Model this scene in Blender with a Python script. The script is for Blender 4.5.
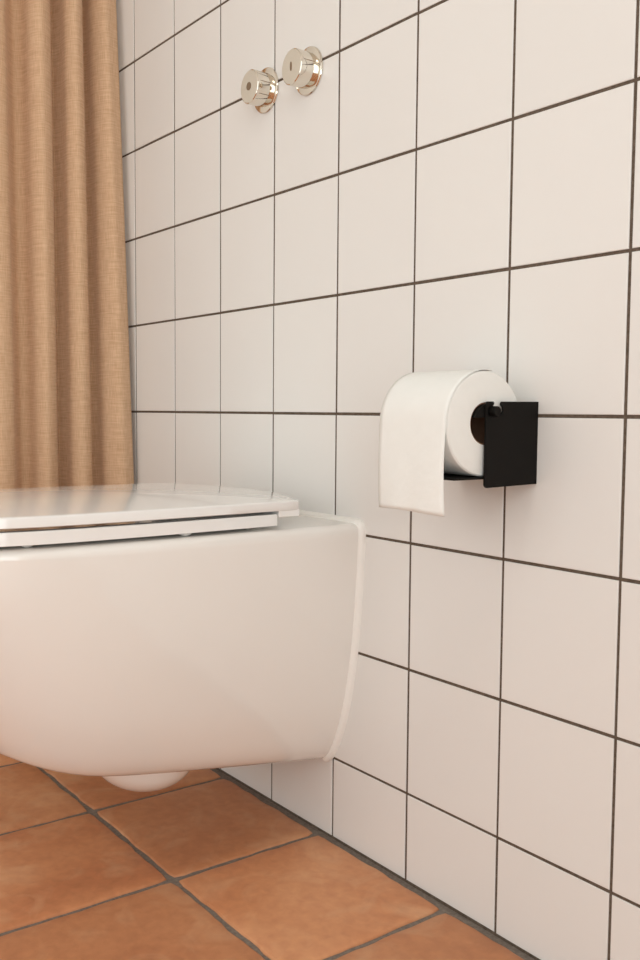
import bpy, bmesh, math, random
from mathutils import Matrix, Vector, noise
random.seed(11)
for o in list(bpy.data.objects): bpy.data.objects.remove(o)
scene = bpy.context.scene
C = scene.collection

# ------------------------------------------------------------------ camera
cam_d = bpy.data.cameras.new('camera'); cam = bpy.data.objects.new('camera', cam_d); C.objects.link(cam)
cam_d.sensor_fit = 'HORIZONTAL'; cam_d.sensor_width = 36.0; cam_d.lens = 954.547 / 640 * 36.0
cam_d.clip_start = 0.02
RIGHT = Vector((0.59584, 0.80307, 0.00790)); UP = Vector((-0.06198, 0.03618, 0.99742)); FWD = Vector((-0.80071, 0.59479, -0.07133))
m = Matrix.Identity(4)
for k in range(3):
    m[k][0] = RIGHT[k]; m[k][1] = UP[k]; m[k][2] = -FWD[k]
m[0][3], m[1][3], m[2][3] = 1.60634, -0.77292, 0.58004
cam.matrix_world = m
scene.camera = cam

# ------------------------------------------------------------------ world, light, exposure
w = bpy.data.worlds.new('world'); scene.world = w; w.use_nodes = True
w.node_tree.nodes['Background'].inputs[0].default_value = (1.0, 0.98, 0.95, 1)
w.node_tree.nodes['Background'].inputs[1].default_value = 0.8
ROOM_X0, ROOM_X1, ROOM_Y0, ROOM_H = -0.32, 2.62, -2.40, 2.40
FILL_WIN = (-2.25, -0.65, 0.12, 2.15)            # opening added for fill light in the right wall, out of view: y0 y1 z0 z1
FILL_WIN2 = (-0.05, 1.85, 0.12, 2.15)              # opening added for fill light in the wall behind the camera: x0 x1 z0 z1
def area(name, loc, rot, sx, sy, power, col):
    d = bpy.data.lights.new(name, 'AREA'); d.shape = 'RECTANGLE'; d.size = sx; d.size_y = sy; d.energy = power; d.color = col
    o = bpy.data.objects.new(name, d); o.location = loc; o.rotation_euler = rot; C.objects.link(o); return o
FILL_COL = (0.905, 0.985, 1.0)  # tint of both added fill lights
area('fill_light_right', (ROOM_X1+.08, (FILL_WIN[0]+FILL_WIN[1])/2, (FILL_WIN[2]+FILL_WIN[3])/2), (math.radians(90), 0, math.radians(90)), FILL_WIN[1]-FILL_WIN[0]-.04, FILL_WIN[3]-FILL_WIN[2]-.04, 26, FILL_COL)  # fill light added outside the unseen right-hand opening
area('fill_light_front', ((FILL_WIN2[0]+FILL_WIN2[1])/2, ROOM_Y0-.08, (FILL_WIN2[2]+FILL_WIN2[3])/2), (math.radians(90), 0, 0), FILL_WIN2[1]-FILL_WIN2[0]-.04, FILL_WIN2[3]-FILL_WIN2[2]-.04, 11.5, FILL_COL)  # fill light added outside the unseen opening behind the camera
vs = scene.view_settings
vs.view_transform = 'Standard'; vs.look = 'None'; vs.gamma = 1.0; vs.use_curve_mapping = False
vs.exposure = 0.02

# ------------------------------------------------------------------ helpers
def mesh_of(name, verts, faces, smooth=False):
    me = bpy.data.meshes.new(name); me.from_pydata([tuple(v) for v in verts], [], faces); me.update()
    bm = bmesh.new(); bm.from_mesh(me); bmesh.ops.recalc_face_normals(bm, faces=bm.faces); bm.to_mesh(me); bm.free()
    if smooth:
        for p in me.polygons: p.use_smooth = True
    return me
def add(name, me, mat=None, parent=None, loc=(0, 0, 0), rot=(0, 0, 0)):
    o = bpy.data.objects.new(name, me); C.objects.link(o)
    if mat is not None and len(me.materials) == 0: me.materials.append(mat)
    o.location = loc; o.rotation_euler = rot
    if parent is not None: o.parent = parent
    return o
def tag(o, label, cat=None, group=None, kind=None):
    o['label'] = label
    if cat: o['category'] = cat
    if group: o['group'] = group
    if kind: o['kind'] = kind
    return o
def thing(name, loc, label, cat, group=None):
    o = bpy.data.objects.new(name, None); C.objects.link(o); o.location = loc; o.empty_display_size = .05
    return tag(o, label, cat, group)
def box_me(name, a, b, bev=0.0, seg=2):
    bm = bmesh.new(); bmesh.ops.create_cube(bm, size=1)
    for v in bm.verts:
        v.co = Vector((a[k] + (b[k]-a[k])*(v.co[k]+.5) for k in range(3)))
    if bev > 0: bmesh.ops.bevel(bm, geom=bm.edges[:], offset=bev, segments=seg, affect='EDGES', profile=.5)
    bmesh.ops.recalc_face_normals(bm, faces=bm.faces)
    me = bpy.data.meshes.new(name); bm.to_mesh(me); bm.free(); return me
def lathe(name, prof, n=48, axis='y', sharp=35):
    """prof = list of (radius, height along axis); closed at both ends when the radius is 0"""
    vs_, fs = [], []; rings = []
    for r, h in prof:
        if r < 1e-7:
            rings.append([len(vs_)]); pts = [(0, h, 0)]
        else:
            rings.append(list(range(len(vs_), len(vs_)+n)))
            pts = [(r*math.cos(2*math.pi*k/n), h, r*math.sin(2*math.pi*k/n)) for k in range(n)]
        for p in pts: vs_.append(p if axis == 'y' else ((p[1], p[0], p[2]) if axis == 'x' else (p[0], p[2], p[1])))
    for a, b in zip(rings, rings[1:]):
        for k in range(n):
            k2 = (k+1) % n
            if len(a) == 1 and len(b) == 1: continue
            if len(a) == 1: fs.append((a[0], b[k], b[k2]))
            elif len(b) == 1: fs.append((a[k], b[0], a[k2]))
            else: fs.append((a[k], b[k], b[k2], a[k2]))
    me = mesh_of(name, vs_, fs); smooth_by_angle(me, sharp); return me
def smooth_by_angle(me, deg):
    for p in me.polygons: p.use_smooth = True
    bm = bmesh.new(); bm.from_mesh(me); lim = math.radians(deg)
    for e in bm.edges:
        if len(e.link_faces) == 2 and e.calc_face_angle() > lim: e.smooth = False
    bm.to_mesh(me); bm.free()

# ------------------------------------------------------------------ materials
def new_mat(name):
    mt = bpy.data.materials.new(name); mt.use_nodes = True
    return mt, mt.node_tree.nodes, mt.node_tree.links, mt.node_tree.nodes['Principled BSDF']
def plain(name, col, rough=.5, metal=0.0, coat=0.0, bump=0.0, bscale=60, spec=None):
    mt, n, l, b = new_mat(name)
    tc = n.new('ShaderNodeTexCoord')
    nz = n.new('ShaderNodeTexNoise'); nz.inputs['Scale'].default_value = bscale; nz.inputs['Detail'].default_value = 3
    l.new(tc.outputs['Object'], nz.inputs['Vector'])
    mx = n.new('ShaderNodeMixRGB'); mx.blend_type = 'MIX'
    mx.inputs[1].default_value = (*[c*.985 for c in col], 1); mx.inputs[2].default_value = (*[min(1, c*1.015) for c in col], 1)
    l.new(nz.outputs['Fac'], mx.inputs[0]); l.new(mx.outputs[0], b.inputs['Base Color'])
    b.inputs['Roughness'].default_value = rough; b.inputs['Metallic'].default_value = metal
    b.inputs['Coat Weight'].default_value = coat; b.inputs['Coat Roughness'].default_value = .06
    if spec is not None: b.inputs['Specular IOR Level'].default_value = spec
    if bump:
        bp = n.new('ShaderNodeBump'); bp.inputs['Strength'].default_value = bump; bp.inputs['Distance'].default_value = .001
        l.new(nz.outputs['Fac'], bp.inputs['Height']); l.new(bp.outputs[0], b.inputs['Normal'])
    return mt
M = {}
def wall_tile_mat():
    mt, n, l, b = new_mat('glazed_white_tile')
    oi = n.new('ShaderNodeObjectInfo'); ge = n.new('ShaderNodeNewGeometry')
    nz = n.new('ShaderNodeTexNoise'); nz.inputs['Scale'].default_value = 5; nz.inputs['Detail'].default_value = 2
    l.new(ge.outputs['Position'], nz.inputs['Vector'])
    r1 = n.new('ShaderNodeValToRGB')
    r1.color_ramp.elements[0].color = (0.780, 0.753, 0.722, 1); r1.color_ramp.elements[1].color = (0.820, 0.798, 0.768, 1)
    ad = n.new('ShaderNodeMath'); ad.operation = 'MULTIPLY_ADD'; ad.inputs[1].default_value = .35
    mu = n.new('ShaderNodeMath'); mu.operation = 'MULTIPLY'; mu.inputs[1].default_value = .6
    l.new(nz.outputs['Fac'], mu.inputs[0]); l.new(oi.outputs['Random'], ad.inputs[0]); l.new(mu.outputs[0], ad.inputs[2])
    l.new(ad.outputs[0], r1.inputs[0]); l.new(r1.outputs[0], b.inputs['Base Color'])
    b.inputs['Roughness'].default_value = .30; b.inputs['Specular IOR Level'].default_value = .5
    n2 = n.new('ShaderNodeTexNoise'); n2.inputs['Scale'].default_value = 9; n2.inputs['Detail'].default_value = 1
    l.new(ge.outputs['Position'], n2.inputs['Vector'])
    bp = n.new('ShaderNodeBump'); bp.inputs['Strength'].default_value = .10; bp.inputs['Distance'].default_value = .004
    l.new(n2.outputs['Fac'], bp.inputs['Height']); l.new(bp.outputs[0], b.inputs['Normal'])
    return mt
def grout_mat(name, a, c):
    mt, n, l, b = new_mat(name)
    ge = n.new('ShaderNodeNewGeometry')
    nz = n.new('ShaderNodeTexNoise'); nz.inputs['Scale'].default_value = 240; nz.inputs['Detail'].default_value = 4.5
    l.new(ge.outputs['Position'], nz.inputs['Vector'])
    r = n.new('ShaderNodeValToRGB'); r.color_ramp.elements[0].position = .3; r.color_ramp.elements[1].position = .7
    r.color_ramp.elements[0].color = (*a, 1); r.color_ramp.elements[1].color = (*c, 1)
    l.new(nz.outputs['Fac'], r.inputs[0]); l.new(r.outputs[0], b.inputs['Base Color']); b.inputs['Roughness'].default_value = .95
    b.inputs['Specular IOR Level'].default_value = .1
    bp = n.new('ShaderNodeBump'); bp.inputs['Strength'].default_value = .5; bp.inputs['Distance'].default_value = .001
    l.new(nz.outputs['Fac'], bp.inputs['Height']); l.new(bp.outputs[0], b.inputs['Normal'])
    return mt
def terracotta_mat():
    mt, n, l, b = new_mat('terracotta')
    tc = n.new('ShaderNodeTexCoord'); oi = n.new('ShaderNodeObjectInfo')
    off = n.new('ShaderNodeVectorMath'); off.operation = 'ADD'
    cmb = n.new('ShaderNodeCombineXYZ'); mu = n.new('ShaderNodeMath'); mu.operation = 'MULTIPLY'; mu.inputs[1].default_value = 37
    l.new(oi.outputs['Random'], mu.inputs[0]); l.new(mu.outputs[0], cmb.inputs[0]); l.new(mu.outputs[0], cmb.inputs[2])
    l.new(tc.outputs['Object'], off.inputs[0]); l.new(cmb.outputs[0], off.inputs[1])
    def nse(sc, det, dist=0):
        x = n.new('ShaderNodeTexNoise'); x.inputs['Scale'].default_value = sc; x.inputs['Detail'].default_value = det
        x.inputs['Distortion'].default_value = dist; l.new(off.outputs[0], x.inputs['Vector']); return x
    a, c, d = nse(4.5, 5, .7), nse(70, 6, .3), nse(160, 3)
    r = n.new('ShaderNodeValToRGB'); cr = r.color_ramp
    cr.elements[0].position = .30; cr.elements[0].color = (0.475, 0.184, 0.082, 1)
    cr.elements[1].position = .72; cr.elements[1].color = (0.635, 0.302, 0.150, 1)
    e = cr.elements.new(.5); e.color = (0.56, 0.240, 0.110, 1)
    l.new(a.outputs['Fac'], r.inputs[0])
    mx = n.new('ShaderNodeMixRGB'); mx.blend_type = 'OVERLAY'; mx.inputs[0].default_value = .25
    l.new(r.outputs[0], mx.inputs[1]); l.new(c.outputs['Fac'], mx.inputs[2])
    # pale worn scuffs
    rs = n.new('ShaderNodeValToRGB'); rs.color_ramp.elements[0].position = .52; rs.color_ramp.elements[1].position = .80
    rs.color_ramp.elements[1].color = (.5, .5, .5, 1)
    sc = nse(12, 9, 1.6); l.new(sc.outputs['Fac'], rs.inputs[0])
    m2 = n.new('ShaderNodeMixRGB'); m2.inputs[2].default_value = (.74, .46, .27, 1)
    l.new(rs.outputs[0], m2.inputs[0]); l.new(mx.outputs[0], m2.inputs[1])
    hs = n.new('ShaderNodeHueSaturation')
    mr = n.new('ShaderNodeMapRange'); mr.inputs[3].default_value = .86; mr.inputs[4].default_value = 1.10
    l.new(oi.outputs['Random'], mr.inputs[0]); l.new(mr.outputs[0], hs.inputs['Value'])
    l.new(m2.outputs[0], hs.inputs['Color']); l.new(hs.outputs[0], b.inputs['Base Color'])
    b.inputs['Roughness'].default_value = .52; b.inputs['Specular IOR Level'].default_value = .35
    bp = n.new('ShaderNodeBump'); bp.inputs['Strength'].default_value = .35; bp.inputs['Distance'].default_value = .002
    ad = n.new('ShaderNodeMath'); ad.operation = 'MULTIPLY_ADD'; ad.inputs[1].default_value = .25
    l.new(d.outputs['Fac'], ad.inputs[0]); l.new(a.outputs['Fac'], ad.inputs[2]); l.new(ad.outputs[0], bp.inputs['Height'])
    l.new(bp.outputs[0], b.inputs['Normal'])
    return mt
def linen_mat():
    mt, n, l, b = new_mat('beige_linen')
    uv = n.new('ShaderNodeUVMap')
    def stretched(sx, sy, sc):
        mp = n.new('ShaderNodeMapping'); mp.inputs['Scale'].default_value = (sx, sy, 1); l.new(uv.outputs[0], mp.inputs[0])
        x = n.new('ShaderNodeTexNoise'); x.inputs['Scale'].default_value = sc; x.inputs['Detail'].default_value = 3
        l.new(mp.outputs[0], x.inputs['Vector']); return x
    weft, warp = stretched(30, 460, 1), stretched(800, 40, 1)
    ad = n.new('ShaderNodeMath'); ad.operation = 'ADD'; l.new(weft.outputs['Fac'], ad.inputs[0]); l.new(warp.outputs['Fac'], ad.inputs[1])
    hf = n.new('ShaderNodeMath'); hf.operation = 'MULTIPLY'; hf.inputs[1].default_value = .5; l.new(ad.outputs[0], hf.inputs[0])
    r = n.new('ShaderNodeValToRGB'); r.color_ramp.elements[0].position = .34; r.color_ramp.elements[1].position = .66
    r.color_ramp.elements[0].color = (0.66, 0.415, 0.242, 1); r.color_ramp.elements[1].color = (0.88, 0.625, 0.415, 1)
    l.new(hf.outputs[0], r.inputs[0])
    l.new(r.outputs[0], b.inputs['Base Color']); b.inputs['Roughness'].default_value = .95; b.inputs['Specular IOR Level'].default_value = .1
    b.inputs['Sheen Weight'].default_value = .15
    bp = n.new('ShaderNodeBump'); bp.inputs['Strength'].default_value = .25; bp.inputs['Distance'].default_value = .0008
    l.new(hf.outputs[0], bp.inputs['Height']); l.new(bp.outputs[0], b.inputs['Normal'])
    tr = n.new('ShaderNodeBsdfTranslucent'); l.new(r.outputs[0], tr.inputs['Color'])
    ms = n.new('ShaderNodeMixShader'); ms.inputs[0].default_value = .22
    l.new(b.outputs[0], ms.inputs[1]); l.new(tr.outputs[0], ms.inputs[2])
    l.new(ms.outputs[0], n['Material Output'].inputs['Surface'])
    return mt
def paper_mat():
    mt, n, l, b = new_mat('white_tissue')
    tc = n.new('ShaderNodeTexCoord')
    nz = n.new('ShaderNodeTexNoise'); nz.inputs['Scale'].default_value = 70; nz.inputs['Detail'].default_value = 5; l.new(tc.outputs['Object'], nz.inputs['Vector'])
    r = n.new('ShaderNodeValToRGB'); r.color_ramp.elements[0].color = (.82, .812, .775, 1); r.color_ramp.elements[1].color = (.86, .855, .82, 1)
    l.new(nz.outputs['Fac'], r.inputs[0]); l.new(r.outputs[0], b.inputs['Base Color'])
    b.inputs['Roughness'].default_value = 1; b.inputs['Specular IOR Level'].default_value = 0
    bp = n.new('ShaderNodeBump'); bp.inputs['Strength'].default_value = .3; bp.inputs['Distance'].default_value = .002
    l.new(nz.outputs['Fac'], bp.inputs['Height']); l.new(bp.outputs[0], b.inputs['Normal'])
    return mt
M['tile'] = wall_tile_mat()
M['grout'] = grout_mat('brown_grey_grout', (.098, .072, .053), (.16, .120, .092))
M['floor_grout'] = grout_mat('grey_floor_grout', (.17, .14, .115), (.26, .22, .185))
M['terra'] = terracotta_mat()
M['linen'] = linen_mat()
M['paper'] = paper_mat()
M['ceramic'] = plain('white_ceramic', (.86, .825, .78), .12, coat=.5, bscale=8)
M['plastic'] = plain('white_seat_plastic', (.87, .855, .83), .07, coat=.3, bscale=8)
M['sealant'] = plain('white_silicone', (.90, .875, .83), .35, bscale=30)
M['chrome'] = plain('polished_nickel', (.78, .73, .645), .09, metal=1.0, bscale=4)
M['mark'] = plain('engraving_and_reflection', (.22, .15, .09), .4, metal=.3)  # serves the engraved marks and the painted reflection lines
M['black'] = plain('black_powder_coat', (.008, .0068, .0058), .6, bump=.15, bscale=900, spec=.12)
M['card'] = plain('brown_cardboard', (.20, .10, .055), .9, bscale=90)
M['plaster'] = plain('warm_white_plaster', (.82, .785, .735), .9, bump=.2, bscale=40)
M['frame'] = plain('white_added_frame', (.82, .80, .77), .4)
M['rail'] = plain('brass_rail', (.55, .40, .22), .3, metal=1)
M['lampd'] = None

# ------------------------------------------------------------------ setting
TX, TZ, Z0 = 0.15, 0.15565, 0.57745      # wall tile pitch and height of the joint at eye level
JW = 0.0036
def struct(name, me, mat, label):
    o = add(name, me, mat); tag(o, label, kind='structure'); return o
wall = struct('wall_back', box_me('wall_back', (ROOM_X0, .0012, -.02), (ROOM_X1, .12, ROOM_H)), M['grout'], 'white square tiled wall with brown grout joints behind the toilet')
def tile_me(name, wd, ht):
    a, c, e = wd/2, ht/2, .0011
    v, f = [], []
    for (d, y) in ((0, .006), (0, e*.55), (e*.3, e*.16), (e, 0)):
        v += [(-a+d, y, -c+d), (a-d, y, -c+d), (a-d, y, c-d), (-a+d, y, c-d)]
    for k in range(3):
        for q in range(4): f.append((k*4+q, k*4+(q+1) % 4, k*4+4+(q+1) % 4, k*4+4+q))
    f.append((12, 13, 14, 15)); return mesh_of(name, v, f)
z_low = Z0-3*TZ
full = tile_me('wall_tile', TX-JW, TZ-JW); low = tile_me('wall_tile_cut', TX-JW, z_low-JW/2-.001)
i0, i1 = math.ceil(ROOM_X0/TX), math.floor(ROOM_X1/TX)
j_top = math.floor((ROOM_H-Z0)/TZ)
for i in range(i0, i1):
    for j in range(-4, j_top):
        zc = Z0+(j+.5)*TZ if j > -4 else (.001+z_low-JW/2)/2
        dx, dz = random.uniform(-.0002, .0002), random.uniform(-.0002, .0002)
        add('tile', full if j > -4 else low, M['tile'], wall, (i*TX+TX/2+dx, random.uniform(-.0002, .0002), zc+dz),
            (random.gauss(0, .0012), 0, random.gauss(0, .0012)))
floor = struct('floor', box_me('floor', (ROOM_X0, ROOM_Y0, -.08), (ROOM_X1, .0012, -.003)), M['floor_grout'], 'terracotta tiled floor with grey grout joints')
def floor_tile_me(name, lx, ly, seed):
    """a hand-made slab: slightly wavy rounded edges, gently cushioned top"""
    rnd = random.Random(seed); n = 16; v, f = [], []
    def ring(d, z, amp):
        pts = []
        for s in range(4):
            for k in range(n):
                t = -1+2*k/n
                x, y = [(t, -1), (1, t), (-t, 1), (-1, -t)][s]
                nx = noise.noise(Vector((x*4.6+seed*7.3, y*4.6, .5)))*amp; ny = noise.noise(Vector((x*4.6, y*4.6+seed*5.1, 9.5)))*amp
                cr = .018 if k == 0 else 0
                pts.append((x*(lx/2-d)*(1-cr)+nx, y*(ly/2-d)*(1-cr)+ny, z))
        return pts
    L = [(0, -.012, .0026), (0, -.0026, .0026), (.0010, -.0009, .0026), (.0030, 0, .0024), (.02, .0004, 0)]
    for d, z, a in L: v += ring(d, z, a)
    q = 4*n
    for k in range(len(L)-1):
        for s in range(q): f.append((k*q+s, k*q+(s+1) % q, (k+1)*q+(s+1) % q, (k+1)*q+s))
    b = (len(L)-1)*q; f.append(tuple(range(b, b+q)))
    me = mesh_of(name, v, f); smooth_by_angle(me, 60); return me
FX0, FP, FJ = 0.3277, 0.2506, 0.0075
variants = {}
ys = [-.0095, -.2315]
while ys[-1] > ROOM_Y0: ys.append(ys[-1]-FP)
kx0 = math.floor((ROOM_X0-FX0)/FP); kx1 = math.ceil((ROOM_X1-FX0)/FP)
for kx in range(kx0, kx1):
    xa, xb = max(ROOM_X0, FX0+kx*FP)+FJ/2, min(ROOM_X1, FX0+(kx+1)*FP)-FJ/2
    if xb-xa < .03: continue
    for r in range(len(ys)-1):
        yb = ys[r]-(FJ/2 if r else 0); ya = max(ROOM_Y0, ys[r+1])+FJ/2
        if yb-ya < .03: continue
        key = (round(xb-xa, 3), round(yb-ya, 3), random.randrange(4))
        if key not in variants: variants[key] = floor_tile_me('floor_tile', xb-xa, yb-ya, key[2]+1)
        add('tile', variants[key], M['terra'], floor, ((xa+xb)/2, (ya+yb)/2, random.uniform(-.0006, 0)),
            (random.gauss(0, .001), random.gauss(0, .001), random.gauss(0, .002)))
struct('wall_left', box_me('wall_left', (ROOM_X0-.12, ROOM_Y0-.12, -.02), (ROOM_X0, .12, ROOM_H)), M['plaster'], 'plain plaster wall behind the curtain')
struct('ceiling', box_me('ceiling', (ROOM_X0-.12, ROOM_Y0-.12, ROOM_H), (ROOM_X1+.12, .12, ROOM_H+.1)), M['plaster'], 'plain plaster ceiling out of view')
def holed_wall(name, win, lo, hi, put):
    """a wall with one opening added for light; put(t, thickness, z) turns wall coordinates into a point"""
    bm = bmesh.new(); a0, a1, z0, z1 = win
    for a, b in (((lo, -.02), (a0, ROOM_H)), ((a1, -.02), (hi, ROOM_H)), ((a0, -.02), (a1, z0)), ((a0, z1), (a1, ROOM_H))):
        g = bmesh.ops.create_cube(bm, size=1)['verts']
        for v in g: v.co = Vector(put(a[0]+(b[0]-a[0])*(v.co.x+.5), .12*(v.co.y+.5), a[1]+(b[1]-a[1])*(v.co.z+.5)))
    bmesh.ops.recalc_face_normals(bm, faces=bm.faces)
    me = bpy.data.meshes.new(name); bm.to_mesh(me); bm.free(); return me
struct('wall_right', holed_wall('wall_right', FILL_WIN, ROOM_Y0, .12, lambda t, d, z: (ROOM_X1+d, t, z)), M['plaster'], 'plain plaster wall with a tall opening added for fill light, out of view')
struct('wall_front', holed_wall('wall_front', FILL_WIN2, ROOM_X0, ROOM_X1, lambda t, d, z: (t, ROOM_Y0-d, z)), M['plaster'], 'plain plaster wall behind the viewer with a tall opening added for fill light')
def window(name, win, loc, rz, label):  # frame round an added, unseen light opening
    o = bpy.data.objects.new(name, None); C.objects.link(o); o.location = loc; o.rotation_euler.z = rz; tag(o, label, kind='structure')
    h, t = (win[1]-win[0])/2, win[3]-win[2]
    for a, b in (((-h, 0), (-h+.05, t)), ((h-.05, 0), (h, t)), ((-h+.05, 0), (h-.05, .05)), ((-h+.05, t-.05), (h-.05, t)), ((-.03, .05), (.03, t-.05))):
        add('added_window_frame', box_me('added_window_frame', (a[0], -.03, a[1]), (b[0], .03, b[1]), .004), M['frame'], o)
window('added_window_1', FILL_WIN, (ROOM_X1+.04, (FILL_WIN[0]+FILL_WIN[1])/2, FILL_WIN[2]), math.pi/2, 'tall white framed window added for fill light from the right, out of view')
window('added_window_2', FILL_WIN2, ((FILL_WIN2[0]+FILL_WIN2[1])/2, ROOM_Y0-.04, FILL_WIN2[2]), 0, 'tall white framed window added for fill light behind the viewer')

# ------------------------------------------------------------------ fill lamp added on the ceiling (out of view, lights the room)
FILL_LAMP = (1.35, -1.15)
def lamp():
    t = thing('fill_lamp', (FILL_LAMP[0], FILL_LAMP[1], ROOM_H-.05), 'round white ceiling lamp added as unseen fill light', 'lamp')
    add('fill_lamp_base', lathe('fill_lamp_base', [(0, .05), (.30, .05), (.30, .01), (.285, .0), (.27, .012), (0, .012)], 48, 'z'), M['frame'], t)
    mt, n, l, b = new_mat('fill_lamp_glass'); b.inputs['Base Color'].default_value = (.9, .88, .85, 1); b.inputs['Emission Color'].default_value = (1, .975, .93, 1); b.inputs['Emission Strength'].default_value = 4.5
    add('fill_lamp_diffuser', lathe('fill_lamp_diffuser', [(.268, .010), (.25, -.015), (.19, -.03), (.10, -.038), (0, -.04)], 48, 'z'), mt, t)
lamp()

# ------------------------------------------------------------------ toilet
CX, ZT = 0.480, 0.437
def interp(tab, x):
    if x <= tab[0][0]: return tab[0][1]
    for (a, fa), (b, fb) in zip(tab, tab[1:]):
        if x <= b:
            t = (x-a)/(b-a); return fa+(fb-fa)*t
    return tab[-1][1]
def smooth_tab(tab, n=60):
    """resample a table with Catmull-Rom so that the surface has no facets"""
    out = []
    P = [tab[0]]+list(tab)+[tab[-1]]
    for a, b, c, d in zip(P, P[1:], P[2:], P[3:]):
        for k in range(8):
            t = k/8
            out.append(tuple(.5*(2*b[q]+(c[q]-a[q])*t+(2*a[q]-5*b[q]+4*c[q]-d[q])*t*t+(3*b[q]-a[q]-3*c[q]+d[q])*t**3) for q in range(2)))
    out.append(tab[-1]); return out
def zbot(d):  # height of the underside at depth d from the wall
    return .107+.14*d+(1.7*max(0, d-.32)**2)
G = smooth_tab([(0, .60), (.02, .648), (.075, .715), (.15, .775), (.238, .832), (.36, .885), (.50, .930), (.62, .956), (.74, .975), (.90, .993), (1, 1.0)])
def body_mesh():
    W = .1840; us = [0, .012, .05, .12, .2, .28, .36, .44, .52, .58, .64, .69, .74, .78, .82, .855, .885, .91, .933, .952, .968, .98, .989, .995, .999, 1.0]
    ts = [0, .012, .03, .055, .085, .12, .16, .20, .25, .30, .36, .42, .48, .54, .60, .66, .72, .78, .84, .89, .93, .955]
    v, f = [], []; rows = []
    def shape(u, nexp):
        b = 1-.02*(1-u/.5)**2*(1 if u < .5 else 0)
        s = 0 if u < .5 else (u-.5)/.5
        return b*(max(0, 1-s**nexp))**(1/nexp)
    for u in us:
        row = []
        for side in (1, -1):
            col = []
            for t in ts:
                L = .40+.155*min(1, (.12+t*1.1))**.65
                d = L*u; zb = zbot(d); z = zb+t*(ZT-zb); wd = W*interp(G, t)*shape(u, 2.5+.9*t)
                col.append((CX+side*wd, -d, z))
            # rounded shoulder and deck
            d = .555*u; sh = W*shape(u, 3.4); R = .011
            zs = zbot(d)+.955*(ZT-zbot(d))
            for k in range(1, 6):
                a = k/5*math.pi/2
                col.append((CX+side*max(0, sh-R*(1-math.cos(a))), -d*(1-(R*(1-math.cos(a))/.555 if u > .5 else 0)), max(zs, ZT-R)+(ZT-max(zs, ZT-R))*math.sin(a)))
            row.append(col)
        rows.append(row)
    nt = len(rows[0][0])
    idx = {}
    for a, row in enumerate(rows):
        for s in (0, 1):
            for k, p in enumerate(row[s]): idx[a, s, k] = len(v); v.append(p)
    for a in range(len(rows)-1):
        for s in (0, 1):
            for k in range(nt-1): f.append((idx[a, s, k], idx[a+1, s, k], idx[a+1, s, k+1], idx[a, s, k+1]))
        # deck across, and the underside with a soft turn
        f.append((idx[a, 0, nt-1], idx[a+1, 0, nt-1], idx[a+1, 1, nt-1], idx[a, 1, nt-1]))
    ncol = 8; und = {}
    for a, row in enumerate(rows):
        p, q = Vector(row[0][0]), Vector(row[1][0])
        for c in range(1, ncol):
            t = c/ncol; b = p.lerp(q, t); b.z -= .006*math.sin(math.pi*t)**.6*min(1, (p-q).length/.05); und[a, c] = len(v); v.append(tuple(b))
        und[a, 0] = idx[a, 0, 0]; und[a, ncol] = idx[a, 1, 0]
    for a in range(len(rows)-1):
        for c in range(ncol): f.append((und[a, c], und[a, c+1], und[a+1, c+1], und[a+1, c]))
    # back face on the wall
    f.append(tuple([idx[0, 0, k] for k in range(nt)]+[idx[0, 1, k] for k in range(nt-1, -1, -1)]+[und[0, c] for c in range(ncol-1, 0, -1)]))
    me = mesh_of('bowl', v, f)
    bm = bmesh.new(); bm.from_mesh(me); bmesh.ops.remove_doubles(bm, verts=bm.verts, dist=.00002); bmesh.ops.recalc_face_normals(bm, faces=bm.faces); bm.to_mesh(me); bm.free()
    smooth_by_angle(me, 50)
    prof = [rows[0][0][k] for k in range(nt)]
    return me, prof
def lid_outline(inset=0.0, back=None):
    """plan of lid and seat seen from above, counter-clockwise from the right rear corner"""
    pts = []; right = []
    L0, LF, W = .100, .562-inset, .1810-inset
    for k in range(15):                                   # straight-ish bowed side
        d = L0+(.33-L0)*k/14
        right.append((W-.0085*(1-(d-L0)/(.33-L0))**1.6, d))
    for k in range(1, 19):
        s = math.sin(k/18*math.pi/2); d = .33+(LF-.33)*s; right.append((W*(max(0, 1-s**3.3))**(1/3.3), d))
    return right
def closed_outline(inset, rear_d, rear_mid, rc=.02):
    """full closed loop of (x, depth): right side, front, left side, bowed rear edge"""
    r = [p for p in lid_outline(inset) if p[1] >= rear_d+rc]
    xr = r[0][0]; loop = list(r)
    left = [(-x, d) for x, d in reversed(r)]
    if abs(loop[-1][0]) < 1e-4: left = left[1:]
    loop += left
    rear = []
    n = 14
    for k in range(5):                                     # left rear corner
        a = k/4*math.pi/2; rear.append((-(xr-rc+rc*math.cos(a)), rear_d+rc-rc*math.sin(a)))
    for k in range(1, n):
        x = -(xr-rc)+2*(xr-rc)*k/n; rear.append((x, rear_d-(rear_d-rear_mid)*(1-(x/(xr-rc))**2)))
    for k in range(4, 0, -1):
        a = k/4*math.pi/2; rear.append((xr-rc+rc*math.cos(a), rear_d+rc-rc*math.sin(a)))
    return loop+rear[1:]
def plate_from(loop, layers, cen, name, deg=40):
    """layers = (scale about cen, inset towards cen in metres, z); first and last layer are capped"""
    v, f = [], []; n = len(loop)
    for sc, ins, z in layers:
        for x, d in loop:
            dx, dd = x-cen[0], d-cen[1]; ln = math.hypot(dx, dd)
            k = sc*(1-ins/ln); v.append((CX+cen[0]+dx*k, -(cen[1]+dd*k), z))
    for a in range(len(layers)-1):
        for k in range(n): f.append((a*n+k, a*n+(k+1) % n, (a+1)*n+(k+1) % n, (a+1)*n+k))
    f.append(tuple(range(n-1, -1, -1))); b = (len(layers)-1)*n; f.append(tuple(range(b, b+n)))
    me = mesh_of(name, v, f); smooth_by_angle(me, deg); return me
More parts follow.
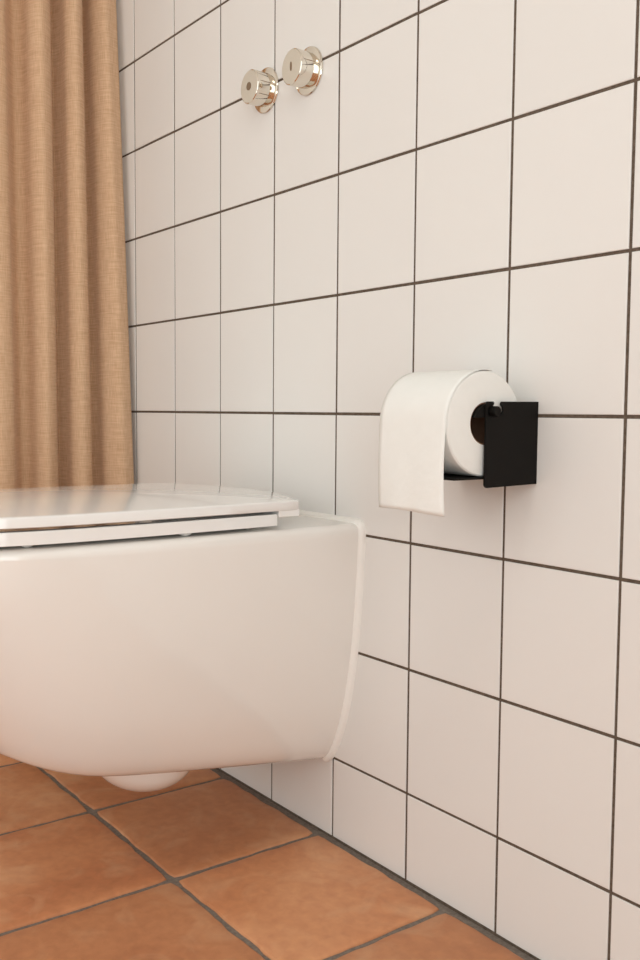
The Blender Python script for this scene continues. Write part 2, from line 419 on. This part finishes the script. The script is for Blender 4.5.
def toilet():
    t = thing('wall_hung_toilet', (CX, 0, .10), 'white wall-hung toilet with its flat lid closed', 'toilet')
    inv = (-CX, 0, -.10)
    me, prof = body_mesh()
    add('bowl', me, M['ceramic'], t, inv)
    bm = bmesh.new(); bmesh.ops.create_uvsphere(bm, u_segments=40, v_segments=20, radius=1)
    for q in bm.verts: q.co = Vector((CX+.080*q.co.x, -.224+.066*q.co.y, .132+.0475*q.co.z))
    me = bpy.data.meshes.new('trap'); bm.to_mesh(me); bm.free()
    for p in me.polygons: p.use_smooth = True
    add('trap', me, M['ceramic'], t, inv)
    # silicone bead round the back edge
    full_p = prof+[(2*CX-x, y, z) for x, y, z in reversed(prof)]
    v, f = [], []; nb = 5
    for k, p in enumerate(full_p):
        a = Vector(full_p[max(0, k-1)]); b = Vector(full_p[min(len(full_p)-1, k+1)]); tg = (b-a).normalized()
        nrm = Vector((tg.z, 0, -tg.x))
        if nrm.dot(Vector(p)-Vector((CX, 0, .25))) < 0: nrm = -nrm
        for q in range(nb):
            an = q/(nb-1)*math.pi/2
            v.append(Vector(p)+nrm*(.0065*math.cos(an)-.0008)+Vector((0, -.0085*math.sin(an), 0)))
    for k in range(len(full_p)-1):
        for q in range(nb-1): f.append((k*nb+q, k*nb+q+1, (k+1)*nb+q+1, (k+1)*nb+q))
    tag(add('sealant_bead', mesh_of('sealant_bead', v, f, True), M['sealant'], t, inv), 'white silicone bead along the wall')
    # seat ring
    loop = closed_outline(.0015, .1265, .1265, .004); n = len(loop); v, f = [], []; cen = (0, .33)
    sec = [(0, .4420), (0, .4545), (.0012, .4557), (.055, .4557), (.058, .4545), (.058, .4425), (.0572, .4415), (.0015, .4415)]
    for ins, z in sec:
        for x, d in loop:
            dx, dd = x-cen[0], d-cen[1]; k = 1-ins/math.hypot(dx, dd); v.append((CX+cen[0]+dx*k, -(cen[1]+dd*k), z))
    for a in range(len(sec)):
        b = (a+1) % len(sec)
        for k in range(n): f.append((a*n+k, a*n+(k+1) % n, b*n+(k+1) % n, b*n+k))
    me = mesh_of('seat', v, f); smooth_by_angle(me, 40)
    seat = add('seat', me, M['plastic'], t, inv)
    for sx in (-1, 1):
        for d in (.25, .43):
            o = add('bumper', lathe('bumper', [(0, -.0046), (.004, -.0042), (.0075, -.0022), (.009, 0), (0, 0)], 20, 'z'), M['plastic'], seat, (CX+sx*(.164 if d < .3 else .155), -d, .4416))
    # lid
    loop = closed_outline(0, .092, .050, .010)
    lid = add('lid', plate_from(loop, [(1, .0012, .4596), (1, 0, .4604), (1, 0, .4692), (1, .0004, .4703), (1, .0014, .4709), *[(k, 0, .4709+.0092*(1-k*k)) for k in (.97, .94, .9, .85, .8, .74, .68, .6, .5, .4, .3, .2, .1)]], (0, .33), 'lid', 50), M['plastic'], t, inv)
    add('hinge_cover', box_me('hinge_cover', (CX-.1722, -.1255, .4518), (CX+.1722, -.0950, .4606), .0010), M['plastic'], lid)
    for sx in (-1, 1):
        add('hinge', lathe('hinge', [(0, 0), (.012, 0), (.012, .004), (.008, .005), (.008, .016), (0, .016)], 24, 'z'), M['chrome'], t, (CX+sx*.085-CX, -.112, ZT-.10))
toilet()

# ------------------------------------------------------------------ toilet roll and its holder
RX0, RX1, RY, RZ, RR, RC = .8395, .9390, -.0725, .5695, .0530, .0205
PX, PT = .9425, .0020                           # plane of the visible cheek and sheet thickness
def cheek_mesh(name, mirror=False):
    """side cheek: a sheet standing out from the wall, with a hooked slot in its top edge"""
    pts = [(0, .5068), (-.0735, .5055)]
    for k in range(1, 5):
        a = k/4*math.pi/2; pts.append((-.0735-.004*math.sin(a), .5095-.004*math.cos(a)))
    pts += [(-.0772, .5880)]
    for k in range(1, 5):
        a = k/4*math.pi/2; pts.append((-.0742-.003*math.cos(a), .5885+.003*math.sin(a)))
    pts += [(-.0672, .5916), (-.0660, .5903), (-.0665, .5880)]
    pts += [(-.0735, .5868), (-.0750, .5845), (-.0750, .5790), (-.0735, .5768), (-.0590, .5765), (-.0550, .5785), (-.0530, .5820), (-.0535, .5860), (-.0560, .5884), (-.0558, .5902), (-.0545, .5916), (0, .5921)]
    bm = bmesh.new()
    vs_ = [bm.verts.new((0, y, z)) for y, z in pts]; fc = bm.faces.new(vs_)
    g = bmesh.ops.extrude_face_region(bm, geom=[fc])
    for q in g['geom']:
        if isinstance(q, bmesh.types.BMVert): q.co.x += PT
    bmesh.ops.triangulate(bm, faces=[x for x in bm.faces if len(x.verts) > 4])
    bmesh.ops.recalc_face_normals(bm, faces=bm.faces)
    me = bpy.data.meshes.new(name); bm.to_mesh(me); bm.free(); return me
def holder():
    t = thing('toilet_paper_holder', (.89, 0, .506), 'black folded sheet-metal toilet paper holder fixed to the tiled wall', 'holder')
    inv = Vector((-.89, 0, -.506))
    me = cheek_mesh('cheek')
    add('cheek', me, M['black'], t, inv+Vector((PX, 0, 0)))
    add('cheek', me, M['black'], t, inv+Vector((RX0-.0075-PT, 0, 0)))
    add('back_plate', box_me('back_plate', (RX0-.0075, -.0022, .5075), (PX, -.0002, .5700), .0004, 1), M['black'], t, inv)
    add('shelf', box_me('shelf', (RX0-.0075, -.118, .5142), (PX, -.002, .5160), .0004, 1), M['black'], t, inv)
    n = 20                                         # half-round bar lying in the top of the core
    def bar_pts(x):
        return [(x, RY+.0192*math.cos(math.radians(18+144*k/(n-1))), RZ+.0192*math.sin(math.radians(18+144*k/(n-1)))) for k in range(n)]
    v = bar_pts(RX0-.004)+bar_pts(RX1+.003); f = [(k, (k+1) % n, n+(k+1) % n, n+k) for k in range(n)]+[tuple(range(n)), tuple(range(n, 2*n))]
    me = mesh_of('bar', v, f); smooth_by_angle(me, 40); bar = add('bar', me, M['black'], t, inv)
    add('bar_end', lathe('bar_end', [(0, 0), (.0052, 0), (.0052, .0068), (.0046, .0076), (0, .0076)], 24, 'x'), M['black'], bar, (RX1+.0035, -.0665, .5818))
    add('bar_end', lathe('bar_end', [(0, 0), (.0052, 0), (.0052, -.0068), (.0046, -.0076), (0, -.0076)], 24, 'x'), M['black'], bar, (RX0-.0035, -.0665, .5818))
holder()
def roll():
    t = thing('toilet_roll', ((RX0+RX1)/2, RY, RZ-RR), 'white toilet paper roll with a loose sheet hanging down', 'toilet roll')
    inv = Vector((-(RX0+RX1)/2, -RY, -(RZ-RR)))
    L = RX1-RX0
    prof = [(RC+.0008, 0), (RR-.0035, 0), (RR-.0016, .0005), (RR-.0004, .0018), (RR, .0036), (RR, L*.3), (RR, L*.7), (RR, L-.0036), (RR-.0004, L-.0018), (RR-.0016, L-.0005), (RR-.0035, L), (RC+.0008, L)]
    me = lathe('paper_winding', prof, 96, 'x', 30)
    # faint unevenness of the wound paper
    for q in me.vertices:
        k = noise.noise(Vector((q.co.x*20, q.co.y*25, q.co.z*25)))*.0004; r = math.hypot(q.co.y, q.co.z)
        if r > RC+.005: q.co.y *= 1+k/r; q.co.z *= 1+k/r
    add('paper_winding', me, M['paper'], t, inv+Vector((RX0, RY, RZ)))
    tag(add('cardboard_core', lathe('cardboard_core', [(RC-.0006, .0008), (RC+.0008, .0008), (RC+.0008, L-.0008), (RC-.0006, L-.0008), (RC-.0006, .0008)], 64, 'x'), M['card'], t, inv+Vector((RX0, RY, RZ))), 'brown cardboard core tube')
    # loose sheet: leaves the winding at the front and hangs
    nx, path = 16, []
    for k in range(12):
        a = math.radians(100-100*k/11); path.append((RY-(RR+.0007)*math.cos(a), RZ+(RR+.0007)*math.sin(a)))
    for k in range(1, 19):
        s = k/18; path.append((RY-RR-.0007-.0022*math.sin(s*2.6)-.0012*s, RZ-s*.0895))
    v, f = [], []
    for q, (y, z) in enumerate(path):
        hang = max(0, q-11)/18
        for k in range(nx+1):
            c = k/nx
            wv = hang*(.0022*math.sin(c*5.2+.6+hang*1.5)+.0010*math.sin(c*11+2))
            v.append((RX0+.0003+c*(L-.0006), y+wv, z+hang*(.0012*math.sin(c*4))))
    for q in range(len(path)-1):
        for k in range(nx): f.append((q*(nx+1)+k, q*(nx+1)+k+1, (q+1)*(nx+1)+k+1, (q+1)*(nx+1)+k))
    o = add('loose_sheet', mesh_of('loose_sheet', v, f, True), M['paper'], t, inv)
    s = o.modifiers.new('thickness', 'SOLIDIFY'); s.thickness = .0003; s.offset = 0
roll()

# ------------------------------------------------------------------ flush buttons
def button(x, z, label, mark_r, mark_sx):
    t = thing('flush_button', (x, 0, z), label, 'button', 'pair of chrome flush buttons on the wall')
    add('wall_plate', lathe('wall_plate', [(0, -.0003), (.0312, -.0003), (.0315, -.0016), (.0308, -.0030), (.0295, -.0036), (0, -.0036)], 64), M['chrome'], t)
    knob = add('knob', lathe('knob', [(0, -.003), (.0228, -.003), (.0232, -.0045), (.0236, -.0270), (.0231, -.0287), (.0219, -.0296), (0, -.0300)], 64), M['chrome'], t)
    mk = add('button_mark', lathe('button_mark', [(0, -.0299), (mark_r, -.0299), (mark_r, -.0303), (mark_r*.8, -.0304), (0, -.0304)], 24), M['mark'], knob)
    mk.scale = (mark_sx, 1, 1); mk.location = (-.0005, 0, .0005)
    for ang in ((math.radians(52), math.radians(8), math.radians(-34)) if mark_sx == 1 else (math.radians(12),)):
        add('reflection_line', box_me('reflection_line', (-.0003, -.0255, -.00035), (.0002, -.0075, .00035)), M['mark'], knob, (.02345*math.cos(ang), 0, .02345*math.sin(ang)), (0, -ang, 0))  # thin dark strips stand in for reflections along the knob side
button(.4300, 1.0385, 'chrome flush button with a round dark dot, farther one beside the curtain', .0056, 1)
button(.5345, 1.0370, 'chrome flush button with a thin faint mark, nearer one to the paper holder', .0060, .36)

# ------------------------------------------------------------------ curtain
def curtain():
    t = thing('curtain', (-.07, -.15, .02), 'beige linen curtain hanging in folds beside the tiled wall', 'curtain')
    inv = Vector((.07, .15, -.02))
    ctl = [(-.0035, -.040), (-.0100, -.022), (-.0200, -.0165), (-.0360, -.0150), (-.0500, -.042), (-.0520, -.072), (-.0590, -.082), (-.0690, -.068), (-.0770, -.036), (-.0945, -.0240), (-.1068, -.040),
           (-.1080, -.068), (-.1140, -.090), (-.1230, -.080), (-.1350, -.045), (-.1560, -.0275), (-.1690, -.044), (-.1745, -.076), (-.1890, -.083), (-.2050, -.060), (-.2170, -.039), (-.2350, -.034)]
    ctl += [(-.2480, -.044), (-.2570, -.062), (-.2600, -.075)]
    ctl = [(yy, xx if xx > -.05 else -.05+(xx+.05)*.92) for yy, xx in ctl]
    P = [ctl[0]]+ctl+[ctl[-1]]; sec = []
    for a, b, c, d in zip(P, P[1:], P[2:], P[3:]):
        for k in range(5):
            s = k/5
            sec.append(tuple(.5*(2*b[q]+(c[q]-a[q])*s+(2*a[q]-5*b[q]+4*c[q]-d[q])*s*s+(3*b[q]-a[q]-3*c[q]+d[q])*s**3) for q in range(2)))
    sec.append(ctl[-1])
    zs = [.02+.045*k for k in range(50)]
    v, f = [], []; n = len(sec); arc = [0]
    for a, b in zip(sec, sec[1:]): arc.append(arc[-1]+math.hypot(b[0]-a[0], b[1]-a[1]))
    for z in zs:
        h = (z-.90)
        for k, (yy, xx) in enumerate(sec):
            near = math.exp(-((yy+.02)/.05)**2)
            dx = -h*(.020+.045*near)+.003*noise.noise(Vector((yy*9, z*1.3, 2.2)))
            amp = 1+.10*h*noise.noise(Vector((yy*14, 4.4, .3)))
            dy = .0016*noise.noise(Vector((yy*11, z*1.1, 7.7)))-.004*near*h
            v.append((-.055+(xx+.055)*amp+dx, min(-.003, yy+dy), z))
    for a in range(len(zs)-1):
        for k in range(n-1): f.append((a*n+k, a*n+k+1, (a+1)*n+k+1, (a+1)*n+k))
    me = mesh_of('fabric', v, f, True)
    uvl = me.uv_layers.new(name='UVMap')
    for lp in me.loops:
        q = lp.vertex_index; uvl.data[lp.index].uv = (arc[q % n], zs[q // n])
    o = add('fabric', me, M['linen'], t, inv)
    s = o.modifiers.new('thickness', 'SOLIDIFY'); s.thickness = .0012; s.offset = 0
    r = tag(add('curtain_rail', lathe('curtain_rail', [(0, -1.2), (.011, -1.2), (.011, -.001), (0, -.001)], 24, 'y'), M['rail'], None, (-.085, 0, 2.245)), 'round brass curtain rail above the beige curtain', 'curtain rail')
curtain()
